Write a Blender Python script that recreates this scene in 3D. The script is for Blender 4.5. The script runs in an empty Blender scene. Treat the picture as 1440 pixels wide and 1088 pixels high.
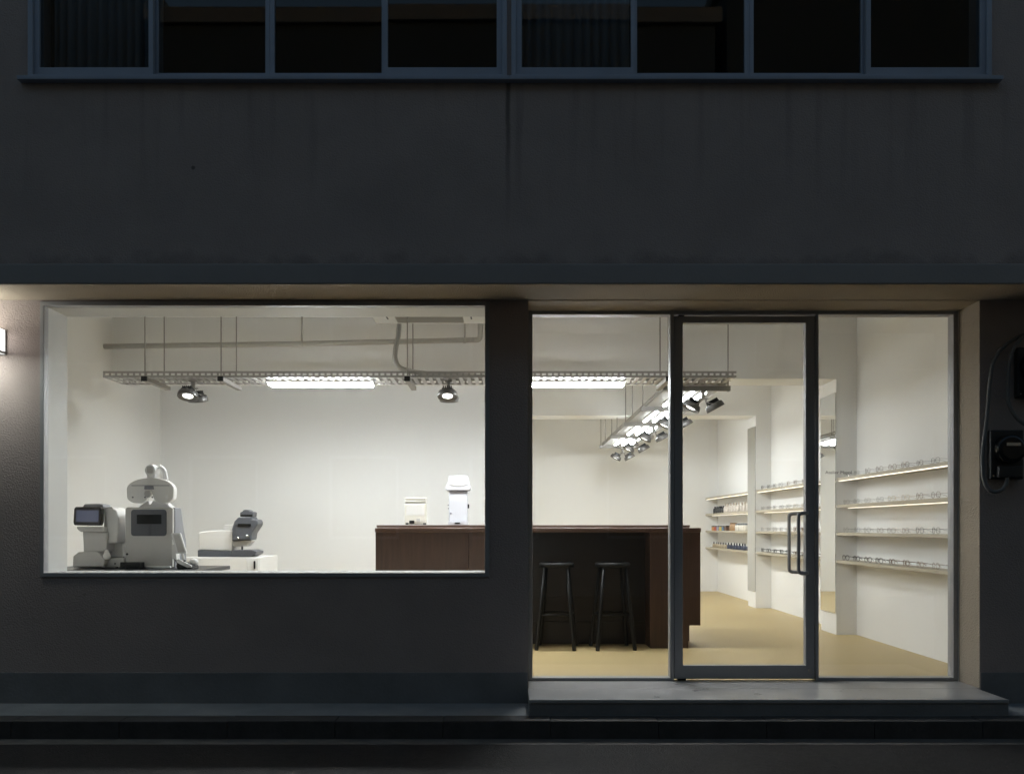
import bpy, bmesh, math, random
from mathutils import Vector, Matrix
random.seed(7)
R = math.radians
SC = bpy.context.scene
COL = SC.collection

# ------------------------------------------------------------------ camera
cam_d = bpy.data.cameras.new('camera')
cam_d.sensor_width = 36.0
cam_d.lens = 30.25
cam_d.shift_y = 0.1368
cam_d.clip_start = 0.05
cam_d.clip_end = 800
cam = bpy.data.objects.new('camera', cam_d)
cam.location = (0, 0, 1.0)
cam.rotation_euler = (R(90), 0, 0)
COL.objects.link(cam)
SC.camera = cam

# ------------------------------------------------------------------ sky, sun, exposure (late dusk)
SUN_EL, SUN_ROT = R(7.0), R(25)
w = bpy.data.worlds.new('World'); SC.world = w; w.use_nodes = True
wn = w.node_tree.nodes; wl = w.node_tree.links
sky = wn.new('ShaderNodeTexSky'); sky.sky_type = 'NISHITA'
sky.sun_disc = False; sky.sun_elevation = SUN_EL; sky.sun_rotation = SUN_ROT
sky.air_density = 1.0; sky.dust_density = 0.3; sky.ozone_density = 1.0
wl.new(sky.outputs[0], wn['Background'].inputs[0])
wn['Background'].inputs[1].default_value = 0.14
sun_d = bpy.data.lights.new('sun', 'SUN'); sun_d.energy = 0.004; sun_d.angle = R(20); sun_d.color = (1, .93, .85)
sun = bpy.data.objects.new('sun', sun_d); COL.objects.link(sun)
sd = Vector((math.sin(SUN_ROT) * math.cos(SUN_EL), math.cos(SUN_ROT) * math.cos(SUN_EL), math.sin(SUN_EL)))
sun.rotation_euler = sd.to_track_quat('Z', 'Y').to_euler()
sun.location = (0, -10, 12)
SC.view_settings.view_transform = 'Standard'
SC.view_settings.look = 'None'
SC.view_settings.exposure = 0.0
SC.view_settings.gamma = 1.0
SC.view_settings.use_curve_mapping = False

# ------------------------------------------------------------------ materials
def mat(name, col, rough=0.6, metal=0.0, var=0.0, vscale=6.0, bump=0.0, bscale=80.0, spec=0.5, emit=None, stretch=None, coat=0.0):
    m = bpy.data.materials.new(name); m.use_nodes = True
    nt = m.node_tree; n = nt.nodes; l = nt.links
    b = n['Principled BSDF']
    b.inputs['Base Color'].default_value = (*col, 1)
    b.inputs['Roughness'].default_value = rough
    b.inputs['Metallic'].default_value = metal
    b.inputs['Specular IOR Level'].default_value = spec
    b.inputs['Coat Weight'].default_value = coat
    if emit:
        b.inputs['Emission Color'].default_value = (*emit[0], 1)
        b.inputs['Emission Strength'].default_value = emit[1]
    if var or bump:
        tc = n.new('ShaderNodeTexCoord'); src = tc.outputs['Object']
        if stretch:
            mp = n.new('ShaderNodeMapping'); mp.inputs['Scale'].default_value = stretch
            l.new(src, mp.inputs[0]); src = mp.outputs[0]
        if var:
            nz = n.new('ShaderNodeTexNoise'); nz.inputs['Scale'].default_value = vscale
            nz.inputs['Detail'].default_value = 6; nz.inputs['Roughness'].default_value = .6
            l.new(src, nz.inputs['Vector'])
            rp = n.new('ShaderNodeValToRGB')
            rp.color_ramp.elements[0].position = .3; rp.color_ramp.elements[1].position = .72
            rp.color_ramp.elements[0].color = (*[c * (1 - var) for c in col], 1)
            rp.color_ramp.elements[1].color = (*[min(.95, c * (1 + var)) for c in col], 1)
            l.new(nz.outputs['Fac'], rp.inputs[0]); l.new(rp.outputs[0], b.inputs['Base Color'])
            rr = n.new('ShaderNodeMapRange'); rr.inputs['To Min'].default_value = max(0, rough - .08); rr.inputs['To Max'].default_value = min(1, rough + .08)
            l.new(nz.outputs['Fac'], rr.inputs[0]); l.new(rr.outputs[0], b.inputs['Roughness'])
        if bump:
            nb = n.new('ShaderNodeTexNoise'); nb.inputs['Scale'].default_value = bscale; nb.inputs['Detail'].default_value = 4
            l.new(src, nb.inputs['Vector'])
            bp = n.new('ShaderNodeBump'); bp.inputs['Strength'].default_value = bump; bp.inputs['Distance'].default_value = .01
            l.new(nb.outputs['Fac'], bp.inputs['Height']); l.new(bp.outputs[0], b.inputs['Normal'])
    return m

def glass_mat(name, tint=(.96, .97, .96), base=.04):
    m = bpy.data.materials.new(name); m.use_nodes = True
    nt = m.node_tree; n = nt.nodes; l = nt.links
    n.remove(n['Principled BSDF'])
    tr = n.new('ShaderNodeBsdfTransparent'); tr.inputs[0].default_value = (*tint, 1)
    gl = n.new('ShaderNodeBsdfGlossy'); gl.inputs['Roughness'].default_value = 0.01
    lw = n.new('ShaderNodeLayerWeight'); lw.inputs['Blend'].default_value = .5
    pw = n.new('ShaderNodeMath'); pw.operation = 'POWER'; pw.inputs[1].default_value = 5
    l.new(lw.outputs['Facing'], pw.inputs[0])
    ma = n.new('ShaderNodeMath'); ma.operation = 'MULTIPLY_ADD'; ma.inputs[1].default_value = 1 - base; ma.inputs[2].default_value = base
    l.new(pw.outputs[0], ma.inputs[0])
    mx = n.new('ShaderNodeMixShader'); l.new(ma.outputs[0], mx.inputs[0]); l.new(tr.outputs[0], mx.inputs[1]); l.new(gl.outputs[0], mx.inputs[2])
    l.new(mx.outputs[0], n['Material Output'].inputs[0])
    return m

def plaster_mat(name, col, streaks=True, bump=.62):
    """rough sprayed stucco with stains that have shapes of their own"""
    m = mat(name, col, .9, var=.07, vscale=2.2, bump=bump, bscale=105, spec=.25)
    if not streaks: return m
    nt = m.node_tree; n = nt.nodes; l = nt.links; b = n['Principled BSDF']
    src = b.inputs['Base Color'].links[0].from_socket
    tc = n.new('ShaderNodeTexCoord'); sx = n.new('ShaderNodeSeparateXYZ'); l.new(tc.outputs['Object'], sx.inputs[0])
    def mth(op, a, b_=None, c=None):
        q = n.new('ShaderNodeMath'); q.operation = op; q.use_clamp = False
        for i, v in enumerate((a, b_, c)):
            if v is None: continue
            if isinstance(v, (int, float)): q.inputs[i].default_value = v
            else: l.new(v, q.inputs[i])
        return q.outputs[0]
    def rng(v, a, b_):
        q = n.new('ShaderNodeMapRange'); q.interpolation_type = 'SMOOTHSTEP'
        l.new(v, q.inputs[0]); q.inputs[1].default_value = a; q.inputs[2].default_value = b_
        return q.outputs[0]
    def noise(scale, stretch):
        mp = n.new('ShaderNodeMapping'); mp.inputs['Scale'].default_value = stretch; l.new(tc.outputs['Object'], mp.inputs[0])
        z = n.new('ShaderNodeTexNoise'); z.inputs['Scale'].default_value = scale; z.inputs['Detail'].default_value = 5; l.new(mp.outputs[0], z.inputs['Vector'])
        return z.outputs['Fac']
    # water runs below the upper window sill, thickest under the joint of the two windows
    run = rng(noise(9, (1, 1, .06)), .50, .70)
    zfade = mth('MULTIPLY', rng(sx.outputs[2], 2.75, 3.75), rng(sx.outputs[2], 3.80, 3.74))
    near = mth('ADD', .38, mth('MULTIPLY', .62, rng(mth('ABSOLUTE', mth('ADD', sx.outputs[0], .10)), .55, .05)))
    s1 = mth('MULTIPLY', mth('MULTIPLY', run, zfade), near)
    # one dark run right under the joint
    thin = mth('MULTIPLY', rng(mth('ABSOLUTE', mth('ADD', sx.outputs[0], mth('MULTIPLY_ADD', noise(3, (0, 0, 1)), .04, .005))), .022, .004), zfade)
    # grime collected on top of the canopy
    grime = mth('MULTIPLY', rng(mth('ADD', sx.outputs[2], mth('MULTIPLY', noise(7, (1, 1, 1)), -.26)), 2.585, 2.49), rng(sx.outputs[2], 2.50, 2.53))
    # patched repaint areas and spots
    patch = mth('MULTIPLY', rng(noise(1.1, (1, 1, 1.6)), .52, .68), .07)
    vo = n.new('ShaderNodeTexVoronoi'); vo.inputs['Scale'].default_value = 2.1; l.new(tc.outputs['Object'], vo.inputs['Vector'])
    spot = mth('MULTIPLY', rng(vo.outputs['Distance'], .035, .015), .7)
    tot = mth('MAXIMUM', mth('MAXIMUM', mth('MULTIPLY', s1, .5), mth('MULTIPLY', thin, .75)), mth('MAXIMUM', mth('MULTIPLY', grime, .3), mth('MAXIMUM', patch, spot)))
    mx = n.new('ShaderNodeMixRGB'); l.new(tot, mx.inputs[0]); l.new(src, mx.inputs[1]); mx.inputs[2].default_value = (.075, .07, .065, 1)
    l.new(mx.outputs[0], b.inputs['Base Color'])
    return m

M = {}
M['plaster'] = plaster_mat('facade_plaster', (.43, .36, .335))
M['soffit'] = plaster_mat('soffit_plaster', (.42, .355, .28), False, .7)
M['fascia'] = mat('fascia_paint', (.37, .35, .345), .6, var=.08, vscale=1.5, bump=.15, bscale=60)
M['plinth'] = mat('plinth_paint', (.215, .215, .22), .75, var=.18, vscale=2.5, bump=.3, bscale=50)
M['concrete'] = mat('step_concrete', (.42, .405, .40), .30, var=.14, vscale=5, bump=.06, bscale=50)
M['pavement'] = mat('pavement_concrete', (.25, .26, .27), .75, var=.2, vscale=3, bump=.3, bscale=60)
M['kerb'] = mat('kerb_concrete', (.065, .06, .058), .85, var=.3, vscale=6, bump=.4, bscale=50)
M['gutter'] = mat('gutter_concrete', (.12, .11, .10), .85, var=.25, vscale=5, bump=.3, bscale=60)
M['asphalt'] = mat('asphalt', (.0195, .0162, .0160), .85, var=.6, vscale=20, bump=1.0, bscale=110)
M['white'] = mat('white_wall_paint', (.86, .855, .84), .75, var=.012, vscale=2, bump=.05, bscale=120, spec=.3)
M['ceil'] = mat('ceiling_paint', (.87, .86, .84), .85, var=.02, vscale=2, spec=.2)
M['floor'] = mat('tan_vinyl_floor', (.50, .385, .19), .45, var=.06, vscale=1.3, bump=.02, bscale=40, stretch=(.5, 2, 1))
M['frame'] = mat('dark_aluminium', (.37, .365, .37), .5, .1, var=.06, vscale=4)
M['winframe'] = mat('blue_grey_aluminium', (.34, .38, .46), .5, .25, var=.1, vscale=3)
M['glass'] = glass_mat('clear_glass')
M['dimglass'] = glass_mat('dark_window_glass', (.68, .72, .75), .035)
M['lensglass'] = glass_mat('lens_glass', (.93, .93, .92), .05)
M['mirror'] = mat('mirror_silver', (.80, .81, .80), .02, 1.0)
M['curtain'] = mat('grey_curtain', (.42, .45, .47), .95)
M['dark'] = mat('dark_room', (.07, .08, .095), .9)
M['wood'] = mat('dark_brown_wood', (.068, .037, .026), .42, var=.25, vscale=4, stretch=(14, 14, .7), bump=.02, bscale=30)
M['woodtop'] = mat('counter_edge_wood', (.10, .058, .042), .3, var=.15, vscale=4, stretch=(.7, 14, 14))
M['shelfwood'] = mat('pale_oak_shelf', (.47, .42, .325), .5, var=.1, vscale=5, stretch=(12, .8, 12))
M['black'] = mat('black_metal', (.010, .010, .010), .45, spec=.3)
M['blackplastic'] = mat('black_plastic', (.015, .015, .017), .3)
M['steel'] = mat('galvanised_steel', (.40, .385, .37), .45, .7, var=.1, vscale=20)
M['strut'] = mat('painted_strut', (.34, .325, .305), .55, .2)
M['lamphead'] = mat('lamp_head_grey', (.16, .155, .15), .4, .4)
M['pipe'] = mat('grey_pvc_pipe', (.47, .455, .42), .6)
M['acwhite'] = mat('ac_white_plastic', (.74, .73, .70), .45)
M['acgrey'] = mat('ac_grille_grey', (.40, .385, .355), .6)
M['mwhite'] = mat('machine_white', (.77, .76, .735), .38)
M['mbright'] = mat('machine_bright_white', (.82, .82, .82), .3)
M['mgrey'] = mat('machine_light_grey', (.55, .54, .515), .42)
M['mdark'] = mat('machine_slate_grey', (.095, .10, .115), .4)
M['mside'] = mat('machine_side_grey', (.25, .255, .275), .45)
M['mscreen'] = mat('screen_glass', (.10, .11, .13), .12)
M['screenblue'] = mat('screen_lit', (.02, .02, .03), .1, emit=((.35, .40, .62), .16))
M['chrome'] = mat('chrome', (.75, .75, .76), .15, 1.0)
M['cream'] = mat('cream_plastic', (.74, .715, .63), .5)
M['coolwhite'] = mat('cool_white_plastic', (.66, .67, .72), .35)
M['tube'] = mat('led_tube_diffuser', (.9, .9, .9), .4, emit=((.93, .965, 1), 172.0))
for k_, e_ in enumerate((35, 42, 63, 105)): M['tube_back%d' % k_] = mat('led_tube_diffuser_rear', (.9, .9, .9), .4, emit=((.93, .965, 1), e_))
M['lens'] = mat('spot_lens', (.9, .9, .9), .3, emit=((1, .97, .93), 5.0))
M['strip'] = mat('shelf_led_strip', (.9, .9, .9), .4, emit=((1, .89, .74), 1.5))
M['sconce'] = mat('sconce_diffuser', (.9, .9, .9), .4, emit=((1, .99, .95), 3.2))
M['sconce_glass'] = mat('sconce_light_panel', (.9, .9, .9), .4, emit=((.93, 1, .92), 36))
M['reveal'] = mat('window_reveal_dimmed_white', (.60, .595, .575), .7, var=.02)  # wall white darkened: shade put into the colour where tube light falls strongly
M['kneewood'] = mat('knee_panel_dark_brown', (.020, .014, .012), .45, var=.15, vscale=4, stretch=(10, 10, .8))  # knee recess panels, much darker brown than the rest of the counter
M['conduit'] = mat('grey_cable_sheath', (.17, .165, .165), .6)
M['meterglass'] = mat('meter_cover', (.012, .013, .014), .15)
M['meterbody'] = mat('meter_body', (.03, .03, .032), .45)
M['farwall'] = mat('street_wall', (.12, .14, .16), .9, var=.1, vscale=1)
M['ink'] = mat('dark_lettering', (.03, .028, .025), .6)

# ------------------------------------------------------------------ mesh helpers
WP = {}      # world position of each object's origin

class MB:
    def __init__(s): s.bm = bmesh.new(); s.mats = []
    def mi(s, m):
        if m not in s.mats: s.mats.append(m)
        return s.mats.index(m)
    def face(s, vs, mi=0, smooth=False):
        try: f = s.bm.faces.new(vs)
        except ValueError: return
        f.material_index = mi; f.smooth = smooth
    def box(s, x0, x1, y0, y1, z0, z1, mi=0):
        v = [s.bm.verts.new(p) for p in ((x0,y0,z0),(x1,y0,z0),(x1,y1,z0),(x0,y1,z0),(x0,y0,z1),(x1,y0,z1),(x1,y1,z1),(x0,y1,z1))]
        for q in ((0,3,2,1),(4,5,6,7),(0,1,5,4),(1,2,6,5),(2,3,7,6),(3,0,4,7)): s.face([v[i] for i in q], mi)
        return s
    def prism(s, pts, y0, y1, mi=0, scale1=1.0, smooth=False):
        """outline in x,z extruded along y (counter-clockwise seen from -y)"""
        cx = sum(p[0] for p in pts) / len(pts); cz = sum(p[1] for p in pts) / len(pts)
        a = [s.bm.verts.new((p[0], y0, p[1])) for p in pts]
        b = [s.bm.verts.new((cx + (p[0]-cx)*scale1, y1, cz + (p[1]-cz)*scale1)) for p in pts]
        s.face(a, mi); s.face(b[::-1], mi)
        n = len(pts)
        for i in range(n): s.face([a[i], b[i], b[(i+1) % n], a[(i+1) % n]], mi, smooth)
        return s
    def tube(s, pts, r, seg=10, mi=0, cap=True, closed=False):
        pts = [Vector(p) for p in pts]; n = len(pts); rings = []
        up = Vector((0, 0, 1)); prev = None
        for i, p in enumerate(pts):
            if closed: t = (pts[(i+1) % n] - pts[i-1]).normalized()
            else: t = (pts[min(i+1, n-1)] - pts[max(i-1, 0)]).normalized()
            if prev is None:
                u = up if abs(t.dot(up)) < .9 else Vector((1, 0, 0))
                a = t.cross(u).normalized()
            else: a = (prev - t * prev.dot(t)).normalized()
            prev = a; b = t.cross(a)
            rr = r[i] if isinstance(r, (list, tuple)) else r
            rings.append([s.bm.verts.new(p + (a*math.cos(2*math.pi*k/seg) + b*math.sin(2*math.pi*k/seg))*rr) for k in range(seg)])
        for i in range(n if closed else n-1):
            A = rings[i]; B = rings[(i+1) % n]
            for k in range(seg): s.face([A[k], A[(k+1) % seg], B[(k+1) % seg], B[k]], mi, True)
        if cap and not closed:
            s.face(rings[0][::-1], mi); s.face(rings[-1], mi)
        return s
    def lathe(s, prof, c=(0, 0, 0), axis=(0, 0, 1), seg=20, mi=0, smooth=True):
        """prof: list of (radius, height) along the axis"""
        ax = Vector(axis).normalized(); q = Vector((0, 0, 1)).rotation_difference(ax); c = Vector(c); rings = []
        for r, h in prof:
            rings.append([s.bm.verts.new(c + q @ Vector((max(r, 1e-4)*math.cos(2*math.pi*k/seg), max(r, 1e-4)*math.sin(2*math.pi*k/seg), h))) for k in range(seg)])
        for A, B in zip(rings, rings[1:]):
            for k in range(seg): s.face([A[k], A[(k+1) % seg], B[(k+1) % seg], B[k]], mi, smooth)
        s.face(rings[0][::-1], mi); s.face(rings[-1], mi)
        return s
    def build(s, name, material, parent=None, local=False, bevel=0.0, seg=2):
        bmesh.ops.recalc_face_normals(s.bm, faces=s.bm.faces[:])
        me = bpy.data.meshes.new(name); s.bm.to_mesh(me); s.bm.free()
        for m in (material if isinstance(material, (list, tuple)) else [material]): me.materials.append(M[m] if isinstance(m, str) else m)
        o = bpy.data.objects.new(name, me); COL.objects.link(o)
        if parent:
            o.parent = parent
            if not local: o.location = -WP.get(parent.name, Vector())
        WP[o.name] = Vector() if not local else WP.get(parent.name, Vector()) if parent else Vector()
        if bevel:
            b = o.modifiers.new('bevel', 'BEVEL'); b.width = bevel; b.segments = seg; b.limit_method = 'ANGLE'; b.angle_limit = R(40)
            for p in me.polygons: p.use_smooth = True
            wn_ = o.modifiers.new('wn', 'WEIGHTED_NORMAL'); wn_.keep_sharp = False
        return o

def tag(o, label, cat, group=None):
    o['label'] = label; o['category'] = cat
    if group: o['group'] = group
    return o
def struct(o): o['kind'] = 'structure'; return o
def thing(name, loc, label, cat, group=None, rotz=0):
    o = bpy.data.objects.new(name, None); COL.objects.link(o); o.location = loc; o.rotation_euler = (0, 0, rotz)
    o.empty_display_size = .05
    WP[o.name] = Vector(loc)
    return tag(o, label, cat, group)
def copy_tree(o, parent=None):
    c = o.copy(); COL.objects.link(c); c.parent = parent
    for ch in o.children: copy_tree(ch, c)
    return c
def wall_holes(mb, x0, x1, z0, z1, y0, y1, holes, mi=0):
    xs = sorted({x0, x1, *[h[0] for h in holes], *[h[1] for h in holes]})
    zs = sorted({z0, z1, *[h[2] for h in holes], *[h[3] for h in holes]})
    solid = {}
    for i in range(len(xs)-1):
        for j in range(len(zs)-1):
            cx, cz = (xs[i]+xs[i+1])/2, (zs[j]+zs[j+1])/2
            solid[i, j] = not any(h[0] < cx < h[1] and h[2] < cz < h[3] for h in holes)
    V = {}
    def v(i, j, k):
        if (i, j, k) not in V: V[i, j, k] = mb.bm.verts.new((xs[i], (y0, y1)[k], zs[j]))
        return V[i, j, k]
    for (i, j), s_ in solid.items():
        if not s_: continue
        mb.face([v(i,j,0), v(i+1,j,0), v(i+1,j+1,0), v(i,j+1,0)], mi)
        mb.face([v(i,j,1), v(i,j+1,1), v(i+1,j+1,1), v(i+1,j,1)], mi)
        for di, dj, e in ((-1,0,((i,j),(i,j+1))), (1,0,((i+1,j+1),(i+1,j))), (0,-1,((i+1,j),(i,j))), (0,1,((i,j+1),(i+1,j+1)))):
            if not solid.get((i+di, j+dj), False):
                (a, b), (c, d) = e
                mb.face([v(a,b,0), v(c,d,0), v(c,d,1), v(a,b,1)], mi)
    return mb
def ring(mb, x0, x1, z0, z1, t, y0, y1):
    """rectangular frame of bar width t (t may be l, r, b, t)"""
    l, r, b, tp = t if isinstance(t, (tuple, list)) else (t,)*4
    return wall_holes(mb, x0, x1, z0, z1, y0, y1, [(x0+l, x1-r, z0+b, z1-tp)])
def rrect(x0, x1, z0, z1, r, n=5):
    pts = []
    for cx, cz, a in ((x1-r, z0+r, -90), (x1-r, z1-r, 0), (x0+r, z1-r, 90), (x0+r, z0+r, 180)):
        for k in range(n+1):
            t = R(a + 90*k/n); pts.append((cx + r*math.cos(t), cz + r*math.sin(t)))
    return pts
def smooth_path(pts, n=8):
    """Catmull-Rom through the points"""
    P = [Vector(p) for p in pts]; out = []
    for i in range(len(P)-1):
        a = P[max(i-1, 0)]; b = P[i]; c = P[i+1]; d = P[min(i+2, len(P)-1)]
        for k in range(n):
            t = k/n
            out.append(.5*((2*b) + (c-a)*t + (2*a-5*b+4*c-d)*t*t + (-a+3*b-3*c+d)*t**3))
    out.append(P[-1]); return out

# ================================================================== GROUND
struct(MB().box(-150, 150, -150, 4.735, -.60, -.195).build('road', 'asphalt'))
struct(MB().box(-30, 30, 4.7352, 4.86, -.60, -.1942).build('gutter', 'gutter', bevel=0))
struct(MB().box(-30, 30, 5.0, 5.36, -.60, -.093).build('pavement', 'pavement'))
struct(MB().box(-150, 150, 14.2, 150, -.60, -.2).build('ground', 'asphalt'))
kerb = struct(MB().box(-30, 30, 4.90, 4.9995, -.60, -.11).build('kerb', 'kerb'))
kb = None
for i in range(-9, 9):
    x = .22 + i*.61
    if kb is None:
        kb = MB().box(0, .6085, 4.8605, 5.0, -.40, -.093).build('kerb_stone', ['kerb'], kerb, bevel=.006, seg=2); o = kb
    else: o = kb.copy(); COL.objects.link(o)
    o.location = (x, random.uniform(-.001, .001), random.uniform(-.0025, .001))
struct(MB().box(-3.72, 3.21, 5.605, 13.44, -.12, 0).build('floor', 'floor'))

# ================================================================== BUILDING
bld = thing('building', (0, 5.35, -.093), 'grey stuccoed two storey shop building with glazed ground floor', 'building')
UW = [(-3.0, -.035), (0.0, 2.973)]
fw = MB()
wall_holes(fw, -7, 7, -.3, 6.2, 5.35, 5.60,
           [(-2.925, -.15, .702, 2.39), (.10, 2.91, -.3, 2.41), (UW[0][0], UW[0][1], 3.78, 5.4), (UW[1][0], UW[1][1], 3.78, 5.4)])
fw.build('facade_wall', 'plaster', bld)
# canopy with its plastered soffit
MB().box(-7, 7, 5.0, 5.349, 2.4135, 2.53).build('canopy', 'fascia', bld, bevel=.006)
MB().box(-7, 7, 5.004, 5.349, 2.4105, 2.4133).build('soffit', 'soffit', bld)
MB().box(.1005, 2.9095, 5.3495, 5.60, 2.4072, 2.4098).build('soffit', 'soffit', bld)
for x0, x1 in ((-7, .098), (2.912, 7)):
    MB().box(x0, x1, 5.343, 5.3495, -.12, .098).build('plinth', 'plinth', bld, bevel=.003)
for x0, x1 in ((.1003, .1025), (2.9075, 2.9097)): MB().box(x0, x1, 5.352, 5.60, .0005, 2.407).build('jamb', 'soffit', bld)
# entrance step
st = MB().box(.10, 2.885, 5.0005, 5.345, -.30, -.022).box(.1005, 2.9095, 5.345, 5.60, -.30, -.0225).build('step', 'plinth', bld)
MB().box(.098, 2.887, 4.994, 5.3452, -.022, 0).box(.1005, 2.9095, 5.3452, 5.6045, -.022, 0).build('step_slab', 'concrete', st, bevel=.004)

# --- shop window
sw = ring(MB(), -2.932, -.1415, .690, 2.401, (.024, .027, .027, .026), 5.342, 5.40).build('shop_window', 'frame', bld, bevel=.003)
MB().box(-2.9085, -.168, 5.362, 5.370, .7165, 2.3755).build('pane', 'glass', sw)
ring(MB(), -2.9245, -.1505, .7025, 2.3895, (.0145, .0145, .0145, .0145), 5.4005, 5.6295).build('reveal', 'reveal', sw)

# --- shopfront: frame, two fixed panes, one glass door
sf = MB()
wall_holes(sf, .1065, 2.9055, .001, 2.4065, 5.602, 5.68, [(.134, 1.030, .021, 2.384), (1.054, 1.980, .001, 2.384), (1.998, 2.875, .021, 2.384)])
sf = sf.build('shopfront', 'frame', bld, bevel=.003)
MB().box(.133, 1.031, 5.636, 5.644, .020, 2.385).build('pane', 'glass', sf)
MB().box(1.997, 2.876, 5.636, 5.644, .020, 2.385).build('pane', 'glass', sf)
def text_mesh(body, size, name):
    cu = bpy.data.curves.new(name, 'FONT'); cu.body = body; cu.size = size; cu.extrude = .0004; cu.resolution_u = 3
    to = bpy.data.objects.new(name, cu); COL.objects.link(to)
    dg = bpy.context.evaluated_depsgraph_get(); me = bpy.data.meshes.new_from_object(to.evaluated_get(dg))
    bpy.data.objects.remove(to); return me
tm = text_mesh('Atelier Mayol', .0295, 'lettering'); tm.materials.clear(); tm.materials.append(M['ink'])
to = bpy.data.objects.new('lettering', tm); COL.objects.link(to); to.parent = sf
xs_ = [v.co.x for v in tm.vertices]; k_ = .172 / (max(xs_) - min(xs_))
to.scale = (k_, 1, 1); to.rotation_euler = (R(90), 0, 0); to.location = (2.052, 5.6352, 1.349)
door = ring(MB(), 1.058, 1.975, .012, 2.376, (.057, .059, .087, .044), 5.612, 5.662).build('glass_door', 'frame', bld, bevel=.004)
MB().box(1.114, 1.917, 5.633, 5.643, .098, 2.333).build('pane', 'glass', door)
MB().box(1.085, 1.135, 5.617, 5.657, .0005, .0125).build('floor_pivot', 'black', door)
MB().box(1.085, 1.125, 5.617, 5.657, 2.3755, 2.3845).build('top_pivot', 'black', door)
for sgn, y in ((-1, 5.612), (1, 5.662)):
    p = [(1.925, y, 1.090), (1.905, y+sgn*.045, 1.090), (1.872, y+sgn*.066, 1.090), (1.853, y+sgn*.070, 1.083), (1.846, y+sgn*.070, 1.060),
         (1.846, y+sgn*.070, .90), (1.846, y+sgn*.070, .732), (1.853, y+sgn*.070, .709), (1.872, y+sgn*.066, .702), (1.905, y+sgn*.045, .702), (1.925, y, .702)]
    MB().tube(smooth_path(p, 5), .0115, 12).build('pull_handle', 'frame', door)
MB().lathe([(.014, 0), (.014, .006)], (1.946, 5.6125, .065), (0, -1, 0)).build('lock_cylinder', 'steel', door)

# --- upper windows with sliding sashes
for wi, (a, b) in enumerate(UW):
    uw = ring(MB(), a-.004, b+.004, 3.776, 5.404, (.03, .03, .03, .03), 5.335, 5.47)
    uw.box(a-.052 if wi == 0 else a-.017, b+.0175 if wi == 0 else b+.055, 5.300, 5.349, 3.757, 3.782)
    uw = uw.build('upper_window', 'winframe', bld, bevel=.003)
    wd = (b - a - .052) / 4
    for k in range(4):
        x0 = a + .026 + k*wd - (.012 if k == 3 else -.0005 if k == 2 else 0); x1 = a + .026 + (k+1)*wd + (.012 if k == 0 else -.0005 if k == 1 else 0)
        front = k in (0, 3); y = 5.352 if front else 5.392
        bt = .052 if front else .038
        ring(MB(), x0, x1, 3.806, 5.374, (.028 if k else .034, .028 if k < 3 else .034, bt, .04), y, y+.032).build('sash', 'winframe', uw, bevel=.002)
        MB().box(x0+.02, x1-.02, y+.013, y+.019, 3.83, 5.35).build('pane', 'dimglass', uw)
    # a gathered curtain behind the first pane
    cw = MB(); n = 60; x0, x1 = a+.06, a+.06+wd*.95; vs = []
    for i in range(n+1):
        t = i/n; yy = 5.53 + .018*math.sin(t*70 + .8*math.sin(t*9)) + .006*math.sin(t*31)
        vs.append((cw.bm.verts.new((x0+(x1-x0)*t, yy, 3.70)), cw.bm.verts.new((x0+(x1-x0)*t, yy+.004, 5.45))))
    for (p, q), (r_, s_) in zip(vs, vs[1:]): cw.face([p, r_, s_, q], 0, True)
    c_ = cw.build('curtain', 'curtain', uw); so = c_.modifiers.new('solid', 'SOLIDIFY'); so.thickness = .003
# dark storey behind the upper windows, side and rear walls of the building
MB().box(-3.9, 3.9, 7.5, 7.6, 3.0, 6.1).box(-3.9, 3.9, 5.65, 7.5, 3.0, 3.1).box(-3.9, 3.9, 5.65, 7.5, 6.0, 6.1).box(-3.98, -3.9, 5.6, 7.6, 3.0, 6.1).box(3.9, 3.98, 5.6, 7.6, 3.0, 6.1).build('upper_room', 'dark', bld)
MB().box(-7, -6.8, 5.60, 14.2, -.3, 6.2).box(6.8, 7, 5.60, 14.2, -.3, 6.2).box(-6.8, 6.8, 14.0, 14.2, -.3, 6.2).box(-7, 7, 5.60, 14.2, 6.2, 6.35).build('rear_wall', 'plaster', bld)

# ================================================================== OPPOSITE SIDE OF THE STREET (seen only in the glass)
def far_house(x0, x1, h, label, cols, rows):
    t = thing('house', ((x0+x1)/2, -3.6, -.2), label, 'building')
    holes = []
    bw = (x1-x0)/cols
    for r_ in range(rows):
        for c_ in range(cols): holes.append((x0+c_*bw+bw*.25, x0+c_*bw+bw*.75, .8+r_*2.9, 2.2+r_*2.9))
    wall_holes(MB(), x0, x1, -.3, h, -3.9, -3.6, holes).box(x0, x1, -11, -3.95, -.3, h).build('wall', 'farwall', t)
    MB().box(x0-.1, x1+.1, -11.1, -3.5, h, h+.25).build('roof', 'fascia', t)
    for a_, b_, c_, d_ in holes:
        f_ = ring(MB(), a_, b_, c_, d_, .05, -3.72, -3.66).build('window', 'winframe', t)
        MB().box(a_+.045, b_-.045, -3.70, -3.69, c_+.045, d_-.045).build('pane', 'dimglass', f_)
far_house(-22, -6.2, 10.0, 'plain three storey house across the street, widest of the row', 7, 3)
far_house(-6.0, 3.4, 9.4, 'plain cream house straight across from the shop', 4, 3)
far_house(3.6, 20, 10.2, 'tallest plain house across the street, facing the meters', 7, 3)

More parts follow.
